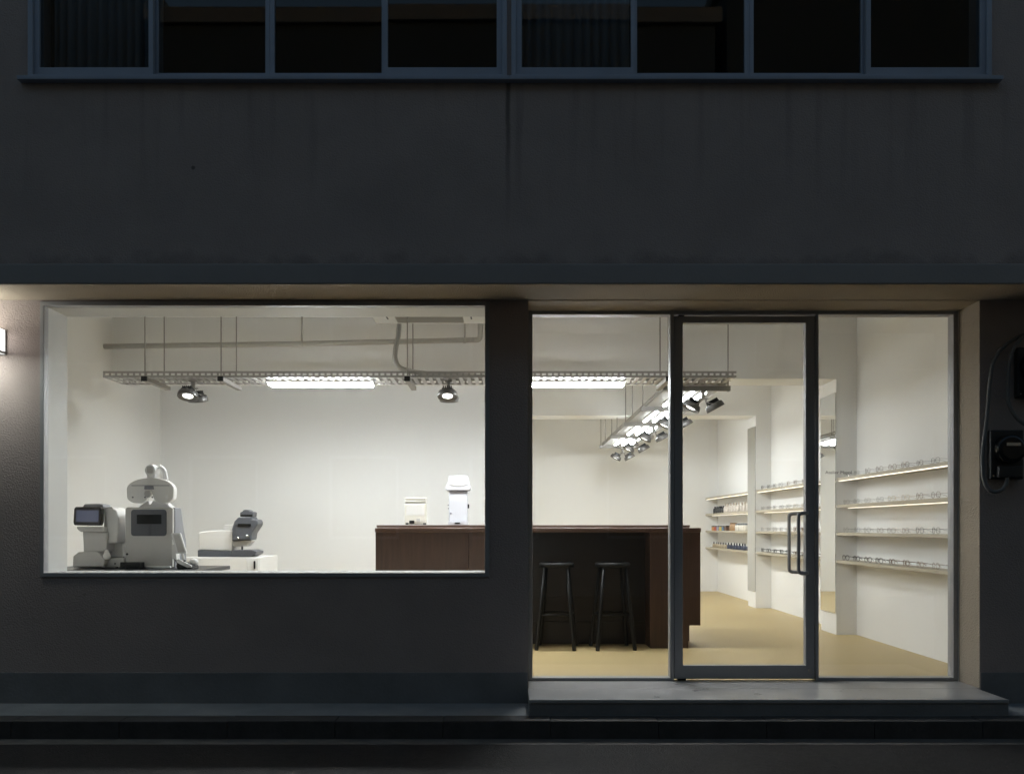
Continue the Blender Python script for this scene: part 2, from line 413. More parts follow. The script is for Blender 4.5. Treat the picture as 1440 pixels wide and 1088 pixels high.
# ================================================================== INTERIOR SHELL
CH = 2.95
struct(MB().box(-3.9, 3.4, 5.605, 13.6, CH, CH+.1).build('ceiling', 'ceil'))
struct(MB().box(-3.82, -3.72, 5.605, 9.2, -.1, CH).build('wall_left', 'white'))
struct(MB().box(3.21, 3.31, 5.605, 13.44, -.1, CH).build('wall_right', 'white'))
struct(MB().box(.0, 3.31, 13.44, 13.54, -.1, CH).build('wall_back', 'white'))
struct(MB().box(-3.72, .0, 9.10, 9.20, -.1, CH).box(-.1, .0, 9.20, 13.54, -.1, CH).build('partition_wall', 'white'))
fi = wall_holes(MB(), -3.72, 3.21, 0.0, CH, 5.6005, 5.63, [(-2.9248, -.1502, .7022, 2.3898), (.1063, 2.9057, 0.0, 2.407)])
struct(fi.build('wall_front', 'white'))
struct(MB().box(-3.72, 3.21, 8.01, 8.40, 2.38, CH).build('ceiling_beam', 'white'))
struct(MB().box(.0, 3.21, 10.66, 11.00, 2.38, CH).build('ceiling_beam', 'white'))
for y0, y1 in ((8.01, 8.40), (10.66, 11.00)):
    struct(MB().box(3.02, 3.21, y0+.001, y1-.001, 0, 2.381).build('pilaster', 'white'))
for (y0, y1), lb in (((8.01, 8.40), 'tall narrow mirror fixed on pilaster nearest the shop entrance'), ((10.66, 11.0), 'tall narrow mirror on pilaster beside the bottle shelves')):
    mr = thing('wall_mirror', (3.01, y0, .20), lb, 'mirror')
    MB().box(3.0145, 3.0195, y0+.006, y1-.006, .20, 2.25).build('backing', 'strut', mr)
    MB().box(3.0105, 3.0143, y0+.004, y1-.004, .198, 2.252).build('mirror_glass', 'mirror', mr)

# ================================================================== DISPLAY SHELVES
NICHE = [(5.70, 8.008, 'between the shop front and first mirror'), (8.402, 10.658, 'between the two mirrors'), (11.002, 13.438, 'between the far mirror and back wall')]
SZ = [1.457, 1.207, .950, .695]
SN = ['top', 'second', 'third', 'lowest']
for ni, (y0, y1, where) in enumerate(NICHE):
    for si, z in enumerate(SZ):
        sh = thing('display_shelf', (3.115, (y0+y1)/2, z-.026), f'{SN[si]} pale wooden wall shelf {where}', 'shelf')
        MB().box(3.022, 3.2095, y0, y1, z-.026, z).build('board', 'shelfwood', sh, bevel=.0015)
        if si == 0: MB().box(3.034, 3.046, y0+.03, y1-.02, z-.0335, z-.0262).build('light_strip', 'strip', sh)
        if si == 1: MB().box(3.120, 3.132, y0+.03, y1-.02, z-.0335, z-.0262).build('light_strip', 'strip', sh)

# eyeglasses: rims face the room, temples reach back to the wall
def eyeglasses(kind):
    mb = MB(); r = {'wire': .0011, 'acetate': .0024, 'round': .0013}[kind]
    hw, hh = {'wire': (.026, .020), 'acetate': (.027, .022), 'round': (.024, .023)}[kind]
    for s_ in (-1, 1):
        pts = []
        for k in range(16):
            t = 2*math.pi*k/16; c, sn = math.cos(t), math.sin(t)
            e = .75 if kind != 'round' else 1.0
            pts.append((0.004*abs(c)*(c*s_ > 0), s_*.034 + hw*math.copysign(abs(c)**e, c), .024 + hh*math.copysign(abs(sn)**e, sn)))
        mb.tube(pts, r, 5, 0, closed=True)
        mb.face([mb.bm.verts.new(p) for p in pts], 1)
        mb.tube([(.003, s_*.061, .034), (.012, s_*.0665, .034), (.085, s_*.066, .030), (.112, s_*.063, .022), (.130, s_*.060, .006)], r*.9, 5, 0)
    mb.tube([(0, -.009, .028), (-.002, 0, .031), (0, .009, .028)], r, 5, 0)
    return mb
GM = {}
for kind in ('wire', 'acetate', 'round'):
    for c, cc, me_ in (('black', (.03, .03, .03), 0), ('brown', (.20, .12, .075), 0), ('silver', (.38, .375, .37), .6), ('gold', (.50, .38, .20), .6)):
        nm = f'{c}_{kind}_frame'
        if nm not in M: M[nm] = mat(nm, cc, .3, me_)
        me = bpy.data.meshes.new('eyeglasses')
        mb = eyeglasses(kind); bmesh.ops.recalc_face_normals(mb.bm, faces=mb.bm.faces[:]); mb.bm.to_mesh(me); mb.bm.free()
        me.materials.append(M[nm]); me.materials.append(M['lensglass']); GM[c, kind] = me
KN = {'wire': 'thin wire', 'acetate': 'thick plastic', 'round': 'round wire'}
def glasses_row(ni, si, ys, specs):
    where = NICHE[ni][2]
    for k, y in enumerate(ys):
        c, kind = specs[k]
        o = bpy.data.objects.new('eyeglasses', GM[c, kind]); COL.objects.link(o)
        o.location = (3.052 + random.uniform(-.004, .004), y + random.uniform(-.01, .01), SZ[si] + .0005 + {'wire': -.0026+.0002, 'acetate': .0010, 'round': -.0012+.0012}[kind] + .002)
        o.rotation_euler = (0, 0, random.uniform(-.10, .10))
        lb = f'{c} {KN[kind]} eyeglasses on {SN[si]} shelf {where}'
        tag(o, lb, 'eyeglasses', lb)
def mix(pairs): return [p for p, n in pairs for _ in range(n)]
Y1 = [7.87 - .238*k for k in range(8)]
Y2 = [10.50 - .245*k for k in range(8)]
glasses_row(0, 0, Y1, mix(((('silver', 'wire'), 2), (('brown', 'round'), 4), (('black', 'wire'), 2))))
glasses_row(0, 1, Y1, mix(((('silver', 'wire'), 4), (('gold', 'wire'), 2), (('brown', 'round'), 2))))
glasses_row(0, 2, Y1, mix(((('silver', 'round'), 3), (('brown', 'wire'), 3), (('black', 'round'), 2))))
glasses_row(0, 3, Y1, mix(((('black', 'acetate'), 4), (('brown', 'acetate'), 2), (('brown', 'round'), 2))))
glasses_row(1, 0, Y2, mix(((('black', 'round'), 4), (('brown', 'round'), 4))))
glasses_row(1, 1, Y2, mix(((('silver', 'wire'), 2), (('black', 'wire'), 3), (('gold', 'wire'), 3))))
glasses_row(1, 2, Y2, mix(((('silver', 'round'), 5), (('brown', 'acetate'), 3))))
glasses_row(1, 3, Y2, mix(((('black', 'acetate'), 5), (('brown', 'acetate'), 3))))

# bottles and boxes on the far shelves
def bottle_proto(name, prof, capprof, bm_, cm_):
    t = bpy.data.objects.new(name, None); COL.objects.link(t); t.empty_display_size = .02
    MB().lathe(prof, seg=14).build('bottle_body', bm_, t, local=True)
    MB().lathe(capprof, seg=12).build('cap', cm_, t, local=True)
    return t
def cmat(n_, c, rough=.35):
    if n_ not in M: M[n_] = mat(n_, c, rough)
    return n_
def place_row(proto, n, ya, yb, z, label, cat, x=3.075):
    for k in range(n):
        o = proto if k == 0 else copy_tree(proto)
        o.location = (x + random.uniform(-.006, .006), ya + (yb-ya)*k/max(1, n-1) + random.uniform(-.008, .008), z + .0005)
        o.rotation_euler = (0, 0, random.uniform(-.3, .3))
        tag(o, label, cat, label)
pb = bottle_proto('bottle', [(.030, 0), (.033, .004), (.033, .062), (.024, .076), (.012, .080)], [(.013, .0795), (.014, .082), (.013, .102), (.012, .103)], cmat('dark_bottle', (.02, .022, .024)), 'blackplastic')
place_row(pb, 5, 13.04, 12.50, SZ[1], 'stout black bottle on second shelf by the back wall', 'bottle')
pb = bottle_proto('bottle', [(.028, 0), (.031, .004), (.031, .075), (.020, .092), (.011, .096)], [(.010, .0955), (.011, .098), (.010, .125), (.004, .127), (.004, .134)], cmat('pale_bottle', (.66, .60, .54), .3), cmat('tan_cap', (.55, .46, .38)))
place_row(pb, 9, 12.40, 11.20, SZ[1], 'pale pump bottle on second shelf beside the far mirror', 'bottle')
bx = []
for k, (c, nm) in enumerate((((.55, .25, .08), 'orange'), ((.50, .10, .06), 'red'), ((.30, .30, .42), 'violet'), ((.55, .45, .12), 'yellow'), ((.12, .22, .34), 'blue'), ((.16, .09, .06), 'brown'))):
    y = 13.05 - k*.155
    t = thing('carton', (3.075, y, SZ[2]+.0005), f'small {nm} carton with black lid on third shelf by back wall', 'carton')
    MB().box(-.035, .035, -.060, .060, 0, .052).build('carton_body', cmat(f'carton_{nm}', c, .6), t, local=True, bevel=.002)
    MB().box(-.036, .036, -.061, .061, .0522, .073).build('lid', 'blackplastic', t, local=True, bevel=.002)
pb = bottle_proto('bottle', [(.027, 0), (.029, .004), (.029, .085), (.022, .092)], [(.023, .0915), (.023, .110), (.021, .112)], cmat('amber_bottle', (.40, .25, .13), .25), cmat('amber_cap', (.30, .19, .10)))
place_row(pb, 3, 12.06, 11.85, SZ[2], 'tan cylindrical bottle on third shelf beside the cartons', 'bottle')
pb = bottle_proto('jar', [(.036, 0), (.039, .004), (.039, .070), (.032, .078)], [(.034, .0775), (.035, .079), (.035, .100), (.033, .101)], cmat('cream_jar', (.70, .66, .58), .3), cmat('slate_lid', (.13, .14, .145)))
place_row(pb, 5, 11.72, 11.24, SZ[2], 'cream jar with slate lid on third shelf by far mirror', 'jar')
pb = bottle_proto('bottle', [(.020, 0), (.023, .003), (.023, .048), (.010, .056)], [(.010, .0555), (.011, .057), (.009, .080), (.005, .084)], cmat('beige_dropper', (.42, .35, .24), .3), 'blackplastic')
place_row(pb, 6, 13.08, 12.36, SZ[3], 'beige dropper bottle on lowest shelf by the back wall', 'bottle')
pb = bottle_proto('bottle', [(.020, 0), (.023, .003), (.023, .052), (.010, .060)], [(.010, .0595), (.011, .061), (.009, .085), (.005, .089)], cmat('navy_dropper', (.05, .06, .10), .3), 'blackplastic')
place_row(pb, 8, 12.20, 11.20, SZ[3], 'navy dropper bottle on lowest shelf beside the far mirror', 'bottle')

# ================================================================== CABLE TRAYS
TZ0, TZ1 = 2.200, 2.250
def slotted_rail(mb, a, b, fixed, axis, out):
    """perforated tray side; slots every 48 mm. axis 'x' or 'y'; out = thickness sign"""
    t0, t1 = sorted((fixed, fixed + out*.0025))
    def bx(u0, u1, z0, z1):
        if axis == 'x': mb.box(u0, u1, t0, t1, z0, z1)
        else: mb.box(t0, t1, u0, u1, z0, z1)
    bx(a, b, TZ0, TZ0+.016); bx(a, b, TZ1-.016, TZ1)
    n = int((b-a)/.048)
    for i in range(n+1):
        u = a + i*.048; bx(u, min(u+.017, b), TZ0+.0161, TZ1-.0161)
def rod(mb, x, y, z0=TZ0-.03, z1=CH): mb.tube([(x, y, z0), (x, y, z1)], .0055, 8)
FX0, FX1, FY0, FY1 = -3.28, 1.80, 6.90, 7.255
ct = thing('cable_tray', ((FX0+FX1)/2, 7.08, TZ0), 'long perforated steel cable tray hung parallel to the shop front', 'cable tray')
mb = MB(); slotted_rail(mb, FX0, FX1, FY0, 'x', 1); mb.build('side_rail', 'steel', ct)
mb = MB(); slotted_rail(mb, FX0, FX1, FY1, 'x', -1); mb.build('side_rail', 'steel', ct)
mb = MB(); n = int((FX1-FX0)/.062)
for i in range(n+1): mb.box(FX0+i*.062, FX0+i*.062+.030, FY0+.0026, FY1-.0026, TZ0, TZ0+.0025)
for y in (6.96, 7.0785, 7.197): mb.box(FX0, FX1, y-.012, y+.012, TZ0+.0026, TZ0+.005)
mb.build('tray_bed', 'steel', ct)
for x in (-2.94, -2.33, -.838, 1.252):
    y0_, y1_ = (6.93, 7.36) if x < 1.7 else (6.93, 7.25)
    MB().box(x-.02, x+.02, 6.885, y1_, TZ0-.032, TZ0-.0005).build('strut_bar', 'strut', ct)
    if x < 1.7: MB().box(x-.022, x+.022, 6.868, 6.8845, TZ0-.034, TZ0+.004).build('end_cap', 'black', ct)
    for yy in (6.892, 7.275): mb = MB(); rod(mb, x, yy); mb.build('hanger_rod', 'strut', ct)
LX0, LX1, LY0, LY1 = 1.335, 1.815, 7.262, 12.75
lt = thing('cable_tray', ((LX0+LX1)/2, 10, TZ0), 'steel cable tray running back into the shop above the bar stools', 'cable tray')
mb = MB(); slotted_rail(mb, LY0, LY1, LX0, 'y', 1); mb.build('side_rail', 'steel', lt)
mb = MB(); slotted_rail(mb, LY0, LY1, LX1, 'y', -1); mb.build('side_rail', 'steel', lt)
mb = MB(); n = int((LY1-LY0)/.062)
for i in range(n+1): mb.box(LX0+.0026, LX1-.0026, LY0+i*.062, LY0+i*.062+.030, TZ0, TZ0+.0025)
mb.build('tray_bed', 'steel', lt)
BY = [7.32, 8.59, 9.88, 11.26, 12.63]
for i, y in enumerate(BY):
    MB().box(1.285, 1.855, y-.02, y+.02, TZ0-.042, TZ0-.0005).build('strut_bar', 'strut', lt)
    for x in ((1.305, 1.838) if i else (1.838,)): mb = MB(); rod(mb, x, y, TZ0-.05); mb.build('hanger_rod', 'strut', lt)
    if i > 1:
        mb = MB(); rod(mb, 1.322, y-.43, TZ0+.02); mb.build('hanger_rod', 'strut', lt)

# LED lights: three tubes below the tray bed
def led(loc, rotz, label, tm_='tube', gap=.105):
    t = thing('led_light', loc, label, 'light', 'tube lights under the cable trays', rotz)
    hs = MB()
    for x in (-.38, .38): hs.box(x-.02, x+.02, -gap-.03, gap+.03, -.0065, -.0005)
    for y in (-gap, 0, gap): hs.box(-.425, .425, y-.017, y+.017, -.022, -.0068)
    hs.build('housing', 'acwhite', t, local=True)
    for y in (-gap, 0, gap):
        MB().box(-.418, .418, y-.013, y+.013, -.040, -.0222).build('tube', tm_, t, local=True, bevel=.004)
led((-1.570, 7.078, TZ0), 0, 'lit triple tube light under the front tray in the left window', gap=.06)
led((.498, 7.078, TZ0), 0, 'lit triple tube light under the front tray above the counter stools', gap=.06)
for k, y in enumerate((7.90, 9.14, 10.46, 11.82)):
    led((1.575, y, TZ0), R(90), 'lit triple tube light under the tray that runs back, ' + ('first', 'second', 'third', 'fourth')[k] + ' from the front tray', 'tube_back%d' % k)

# twin-head spotlights
def spot(loc, rotz, label, power, drop=0.0, tilt=28, stem=.05):
    t = thing('spotlight', loc, label, 'spotlight', 'twin spotlights under the cable trays', rotz)
    z = -stem
    MB().box(-.022, .022, -.030, .030, -.012, -.0005).tube([(0, 0, -.012), (0, 0, z-.012)], .016, 10).build('stem', 'strut', t, local=True)
    MB().box(-.042, .042, -.010, .010, z-.020, z-.012).box(-.010, .010, -.042, .042, z-.0195, z-.0125).build('cross_plate', 'strut', t, local=True, bevel=.002)
    for s_ in (-1, 1):
        c = Vector((s_*.098, 0, z-.080)); n = Vector((s_*math.sin(R(tilt)), 0, -math.cos(R(tilt))))
        h = MB()
        h.lathe([(.060, -.026), (.074, -.020), (.080, 0), (.082, .022), (.080, .026), (.072, .026), (.066, .010)], c, n, 24)
        h = h.build('lamp_head', 'lamphead', t, local=True)
        fins = MB(); q = Vector((0, 0, 1)).rotation_difference(n)
        for k in range(5):
            o_ = len(fins.bm.verts); fins.box(-.045, .045, -.034+k*.016, -.027+k*.016, -.058, -.0262)
        fins.box(-.047, .047, -.038, .044, -.036, -.0255)
        for v in fins.bm.verts: v.co = c + q @ v.co
        fins.build('heat_sink', 'black', h, local=True)
        MB().lathe([(.040, .012), (.040, .016)], c, n, 24).build('lens', 'lens', h, local=True)
        ti = Vector((s_*.020, 0, z-.020))
        for yy in (-.018, .018):
            MB().tube([ti+Vector((0, yy, 0)), ti+Vector((s_*.012, yy, -.030)), c+Vector((-s_*.060, yy*2.2, .022)), c+Vector((0, yy*4.4, .004))], .0035, 6).build('yoke', 'strut', h, local=True)
        ld = bpy.data.lights.new('spot_lamp', 'SPOT'); ld.energy = power; ld.spot_size = R(95); ld.spot_blend = 1.0; ld.shadow_soft_size = .045; ld.color = (1, .96, .92)
        lo = bpy.data.objects.new('spot_lamp', ld); COL.objects.link(lo); lo.parent = t; lo.location = c + n*.034
        lo.rotation_euler = (-n).to_track_quat('Z', 'Y').to_euler()
SPOT_W = 34
spot((-2.612, 7.045, TZ0), R(88), 'twin spotlight under the front tray above the eye examination machines', SPOT_W, tilt=18)
spot((-.520, 7.045, TZ0), R(90), 'twin spotlight under the front tray above the white dispenser', SPOT_W, tilt=18)
for k, y in enumerate(BY):
    spot((1.625, y, TZ0-.042), 0, 'twin spotlight under the tray that runs back, on its ' + ('first', 'second', 'third', 'fourth', 'fifth')[k] + ' cross bar from the front', SPOT_W*(.1, .1, .25, .7, .65)[k])

# ================================================================== CEILING SERVICES
ac = thing('air_conditioner', (-.67, 6.72, 2.69), 'white square cassette air conditioner on the ceiling by the window', 'air conditioner')
MB().box(-1.07, -.27, 6.32, 7.12, 2.731, CH).build('body', 'acwhite', ac)
MB().box(-1.135, -.205, 6.25, 7.18, 2.695, 2.7305).build('panel', 'acwhite', ac, bevel=.008)
g = MB().box(-.945, -.395, 6.36, 7.125, 2.690, 2.6945).build('grille', 'acgrey', ac)
for k in range(28): 
    MB().box(-.94, -.40, 6.368+k*.027, 6.375+k*.027, 2.687, 2.6898).build('slat', 'acgrey', g)
for x in (-1.035, -.305):
    MB().box(x-.035, x+.035, 6.45, 7.0, 2.6915, 2.6945).build('louvre', 'acwhite', ac); MB().box(x-.006 + (.025 if x < -.7 else -.025), x+.006+(.025 if x < -.7 else -.025), 6.44, 7.01, 2.6905, 2.6945).build('air_slot', 'black', ac)
for y in (6.305,): MB().box(-.93, -.41, y-.030, y+.030, 2.6915, 2.6945).build('louvre', 'acwhite', ac)
dp = thing('drain_pipe', (-2, 7.84, 2.65), 'grey pipe crossing in front of the ceiling beam', 'pipe')
MB().tube([(-3.715, 7.84, 2.645), (-2.0, 7.84, 2.668), (-.34, 7.84, 2.705)], .024, 12).build('pipe', 'pipe', dp)
MB().tube(smooth_path([(-.345, 7.84, 2.705), (-.302, 7.84, 2.712), (-.290, 7.84, 2.75), (-.290, 7.84, 2.86), (-.290, 7.84, CH)], 5), .024, 12).build('elbow', 'pipe', dp)
for x, z in ((-1.915, 2.69), (-.430, 2.72)):
    MB().tube([(x, 7.84, z), (x, 7.84, CH)], .009, 8).build('hanger', 'pipe', dp); MB().tube([(x-.012, 7.84, z-.020), (x+.012, 7.84, z-.020)], .0265, 12).build('clip', 'pipe', dp)
rp = MB().tube(smooth_path([(-.950, 7.22, CH), (-.945, 7.22, 2.80), (-.950, 7.21, 2.62), (-.972, 7.20, 2.50), (-.975, 7.19, 2.40), (-.930, 7.17, 2.325), (-.80, 7.14, 2.285), (-.62, 7.12, 2.262), (-.30, 7.11, 2.245), (0.2, 7.11, 2.236)], 8), .021, 12).build('refrigerant_hose', 'pipe')
tag(rp, 'grey insulated hose curving down from the air conditioner onto the tray', 'hose')

# ================================================================== COUNTER AND STOOLS
co = thing('counter', (.21, 7.4, 0), 'dark brown wooden counter with a recessed knee space', 'counter')
MB().box(-1.12, .02, 7.150, 7.55, 0, .956).build('cabinet', 'wood', co)
for x0, x1 in ((-1.130, -.362), (-.358, .022)): MB().box(x0, x1, 7.122, 7.1495, 0.0, .956).build('panel', 'wood', co, bevel=.002)
MB().prism([(1.143, 0), (1.459, 0), (1.459, .188), (1.56, .188), (1.56, .956), (1.143, .956)], 7.122, 7.55).build('cabinet', 'wood', co, bevel=.002)
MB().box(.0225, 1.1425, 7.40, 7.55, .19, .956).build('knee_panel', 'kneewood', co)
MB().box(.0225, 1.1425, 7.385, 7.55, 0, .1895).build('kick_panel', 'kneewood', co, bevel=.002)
MB().box(-1.135, 1.565, 7.112, 7.555, .9565, .9945).build('worktop', 'woodtop', co, bevel=.008, seg=3)
MB().box(-1.185, 1.558, 7.5555, 7.82, 0.0, 1.0).box(-1.190, 1.563, 7.5552, 7.825, 1.0005, 1.019).build('rear_ledge', 'woodtop', co, bevel=.003)

def stool(loc, rotz, label):
    t = thing('bar_stool', loc, label, 'stool', 'bar stools at the counter', rotz)
    MB().lathe([(.02, .668), (.132, .668), (.144, .676), (.147, .690), (.144, .704), (.134, .711), (.09, .706), (.0, .703)], seg=36).build('seat', 'black', t, local=True)
    tops, bots = [], []
    for sx in (-1, 1):
        for sy in (-1, 1):
            a = Vector((sx*.090, sy*.090, .676)); b = Vector((sx*.153, sy*.153, 0)); tops.append(a); bots.append(b)
            MB().tube([a, a.lerp(b, .5), b+Vector((0, 0, .012)), b], [.0125, .0155, .0165, .0165], 10).build('leg', 'black', t, local=True)
    f = (.676-.285)/.676
    C_ = [tops[i].lerp(bots[i], f) for i in (0, 1, 3, 2)]
    for i in range(4):
        MB().tube([C_[i], C_[(i+1) % 4]], .0095, 8).build('footrest_rung', 'black', t, local=True)
stool((.370, 7.13, 0), R(-7), 'black round bar stool tucked towards the column end of the counter')
stool((.832, 7.13, 0), R(5), 'black round bar stool beside the solid end of the counter')

# ---- things on the counter
U = .00064
def A(x, z): return (-.951 + (x-195)*U, 1.2627 - (z-490)*U)
kb_ = thing('card_box', (-.86, 7.66, 1.0195), 'small cream box with slotted top on the counter', 'box')
MB().box(*[A(200, 0)[0], A(492, 0)[0]], 7.60, 7.70, A(0, 862)[1], A(0, 575)[1]).build('body', 'cream', kb_, bevel=.006)
MB().box(A(206, 0)[0], A(486, 0)[0], 7.615, 7.69, A(0, 575)[1], A(0, 528)[1]).build('tray', 'mgrey', kb_)
MB().box(A(200, 0)[0], A(492, 0)[0], 7.60, 7.70, A(0, 552)[1], A(0, 536)[1]).build('divider', 'cream', kb_, bevel=.002)
MB().box(A(203, 0)[0], A(489, 0)[0], 7.605, 7.70, A(0, 518)[1], A(0, 492)[1]).build('lid', 'cream', kb_, bevel=.004)
MB().box(A(225, 0)[0], A(470, 0)[0], 7.5985, 7.5999, A(0, 735)[1], A(0, 600)[1]).build('label_plate', 'mwhite', kb_)
for x0, x1, z0, z1, nm in ((215, 255, 840, 864, 'black'), (265, 335, 808, 850, 'black'), (365, 415, 780, 828, 'mgrey'), (455, 500, 842, 864, 'black')):
    o = MB().prism(rrect(A(x0, 0)[0], A(x1, 0)[0], A(0, z1)[1], A(0, z0)[1], .005), 7.585, 7.5998).build('button', nm, kb_)
ds = thing('dispenser', (-.48, 7.66, 1.0195), 'tall cool white dispenser with curved head on the counter', 'dispenser')
MB().prism(rrect(A(800, 0)[0], A(1075, 0)[0], 1.0195, A(0, 820)[1], .006), 7.58, 7.74).build('base', 'coolwhite', ds, bevel=.003)
MB().box(A(805, 0)[0], A(1065, 0)[0], 7.62, 7.72, A(0, 822)[1], A(0, 395)[1]).build('body', 'coolwhite', ds, bevel=.010, seg=3)
pts = [A(775, 395), A(1100, 395), A(1112, 350), A(1085, 300), A(1070, 200), A(1050, 188), A(825, 188), A(808, 200), A(795, 300), A(760, 350)]
MB().prism(pts, 7.595, 7.735).build('head', 'coolwhite', ds, bevel=.010, seg=3)
MB().prism([A(815, 310)] + [A(815+255*k/10, 310+26*math.sin(math.pi*k/10)) for k in range(1, 10)] + [A(1070, 310), A(1070, 302), A(815, 302)], 7.590, 7.5949).build('brow', 'mwhite', ds)
MB().prism(rrect(A(1064, 0)[0]+.0005, A(1086, 0)[0], A(0, 640)[1], A(0, 580)[1], .004), 7.64, 7.665).build('switch', 'black', ds)
for x, z in ((793, 595), (795, 640)): MB().lathe([(.007, 0), (.007, .014)], (A(x, 0)[0]+.004, 7.655, A(0, z)[1]), (0, -1, 0), 10).build('knob', 'mdark', ds)
MB().lathe([(.008, 0), (.007, .004)], (A(835, 0)[0], 7.6195, A(0, 710)[1]), (0, -1, 0), 12).build('knob', 'mdark', ds)
MB().prism(rrect(A(893, 0)[0], A(967, 0)[0], A(0, 855)[1], A(0, 835)[1], .005), 7.577, 7.5799).build('nozzle', 'black', ds)

# ================================================================== EYE EXAMINATION CORNER
tb = thing('instrument_table', (-2.80, 6.35, 0), 'dark topped instrument table behind the shop window', 'table')
MB().box(-3.40, -2.20, 6.02, 6.72, .672, .7005).build('tabletop', 'blackplastic', tb, bevel=.004)
for x in (-3.15, -2.45):
    MB().box(x-.05, x+.05, 6.30, 6.42, .04, .6715).build('column', 'mgrey', tb, bevel=.004)
    MB().box(x-.06, x+.06, 6.05, 6.68, 0, .0395).build('foot', 'mgrey', tb, bevel=.006)
# --- refractor with tilted monitor
U1 = .000807
def B(x, z): return (-3.184 + (x-278)*U1, 1.170 - (z-435)*U1)
rf = thing('refractometer', (-3.05, 6.33, .7005), 'white tabletop eye refractometer with dark monitor and face rest', 'machine')
MB().prism([B(248, 1010), B(705, 1010), B(715, 940), B(690, 925), B(280, 930), B(250, 950)], 6.16, 6.50).build('base', 'mgrey', rf, bevel=.008)
MB().prism([B(283, 1000), B(565, 1000), B(572, 940), B(525, 880), B(500, 862), B(335, 868), B(288, 905)], 6.10, 6.1595).build('base_cover', 'mgrey', rf, bevel=.006)
MB().prism([B(338, 870), B(548, 870), B(552, 770), B(555, 690), B(330, 680), B(335, 770)], 6.17, 6.30).build('column', 'mgrey', rf, bevel=.006)
MB().prism([B(345, 925), B(625, 925), B(618, 780), B(555, 690), B(540, 640), B(360, 640)], 6.3005, 6.44).build('rear_column', 'mwhite', rf, bevel=.008)
MB().prism([B(292, 640), B(540, 640), B(545, 690), B(330, 688), B(300, 665)], 6.14, 6.36).build('shoulder', 'mgrey', rf, bevel=.006)
MB().prism([B(505, 790), B(625, 790), B(640, 700), B(642, 560), B(620, 490), B(560, 465), B(500, 465)], 6.20, 6.42).build('optical_head', 'mwhite', rf, bevel=.012, seg=3)
MB().prism([B(320, 470), B(520, 470), B(510, 440), B(475, 432), B(345, 436)], 6.17, 6.30).build('head_cap', 'mside', rf, bevel=.008)
mo = MB().prism([B(284, 628), B(515, 632), B(528, 600), B(532, 480), B(518, 464), B(296, 462), B(284, 480), B(276, 600)], 6.118, 6.168).build('monitor', 'blackplastic', rf, bevel=.008, seg=3)
MB().prism([B(304, 598), B(505, 600), B(508, 494), B(310, 492)], 6.1155, 6.1178).build('screen', 'screenblue', mo)
MB().prism([B(525, 465), B(590, 480), B(575, 458)], 6.20, 6.30).build('top_vent', 'mgrey', rf)
arch = [B(600, 478), B(650, 478), B(690, 490), B(712, 520), B(722, 600), B(720, 720), B(716, 800), B(705, 880), B(690, 935)]
MB().tube([(p[0], 6.50, p[1]) for p in smooth_path([(a_, 0, b_) for a_, b_ in arch], 5) for p in [(p.x, p.z)]], .008, 8).build('face_rest_arch', 'mgrey', rf)
MB().prism([B(632, 800), B(690, 770), B(706, 690), B(710, 580), B(695, 505), B(650, 492), B(640, 560), B(642, 700)], 6.425, 6.485).build('face_shield', 'mbright', rf, bevel=.012, seg=3)
MB().prism([B(620, 925), B(690, 930), B(712, 800), B(716, 720), B(690, 775), B(640, 800)], 6.445, 6.48).build('chin_rest_post', 'mgrey', rf, bevel=.004)
MB().lathe([(.022, 0), (.027, .004), (.027, .030), (.020, .040), (.012, .070)], (B(572, 0)[0], 6.13, B(0, 935)[1]), (0, 0, 1), 20).build('joystick', 'mwhite', rf)
for x, z in ((632, 975), (660, 905)): MB().lathe([(.006, 0), (.006, .004)], (B(x, 0)[0], 6.1598 if z > 950 else 6.4445, B(0, z)[1]), (0, -1, 0), 10).build('button', 'black', rf)

rf.location.y += .125
# --- refraction unit with phoropter
U2 = .000814
def D(x, z): return (-2.834 + (x-70)*U2, 1.1474 - (z-465)*U2)
ph = thing('vision_tester', (-2.66, 6.40, .7005), 'white vision tester with slate panel and oval lens head', 'machine')
MB().prism([D(72, 1006), D(498, 1006), D(500, 480), D(485, 466), D(85, 466), D(70, 482)], 6.302, 6.332).build('front_cover', 'mgrey', ph, bevel=.006, seg=3)
sd_ = MB()     # side profile (y, z) extruded in x: back slopes out towards the foot
prof = [(6.3325, D(0, 1020)[1]), (6.56, D(0, 1020)[1]), (6.55, D(0, 760)[1]), (6.50, D(0, 640)[1]), (6.455, D(0, 470)[1]), (6.3325, D(0, 466)[1])]
va = [sd_.bm.verts.new((D(72, 0)[0], y, z)) for y, z in prof]; vb = [sd_.bm.verts.new((D(505, 0)[0], y, z)) for y, z in prof]
sd_.face(va); sd_.face(vb[::-1])
for i in range(6): sd_.face([va[i], vb[i], vb[(i+1) % 6], va[(i+1) % 6]])
sd_.build('side_body', 'mside', ph, bevel=.008)
pn = MB().prism(rrect(*[D(125, 0)[0], D(445, 0)[0]], D(0, 725)[1], D(0, 487)[1], .022), 6.2985, 6.3018).build('front_panel', 'mdark', ph, bevel=.002)
MB().prism(rrect(D(178, 0)[0], D(400, 0)[0], D(0, 617)[1], D(0, 533)[1], .003), 6.2965, 6.2983).build('display', 'black', pn)
MB().lathe([(.008, 0), (.008, .004)], (D(90, 0)[0], 6.3018, D(0, 888)[1]), (0, -1, 0), 12).build('button', 'black', ph)
MB().box(D(270, 0)[0], D(490, 0)[0], 6.27, 6.3015, .7005, D(0, 995)[1]).build('foot_plate', 'mbright', ph, bevel=.004)
nk = MB().prism([D(165, 466), D(465, 466), D(430, 440), D(410, 420), D(300, 405), D(280, 440), D(268, 440), D(262, 405), D(215, 430)], 6.34, 6.43).build('neck', 'mbright', ph, bevel=.006)
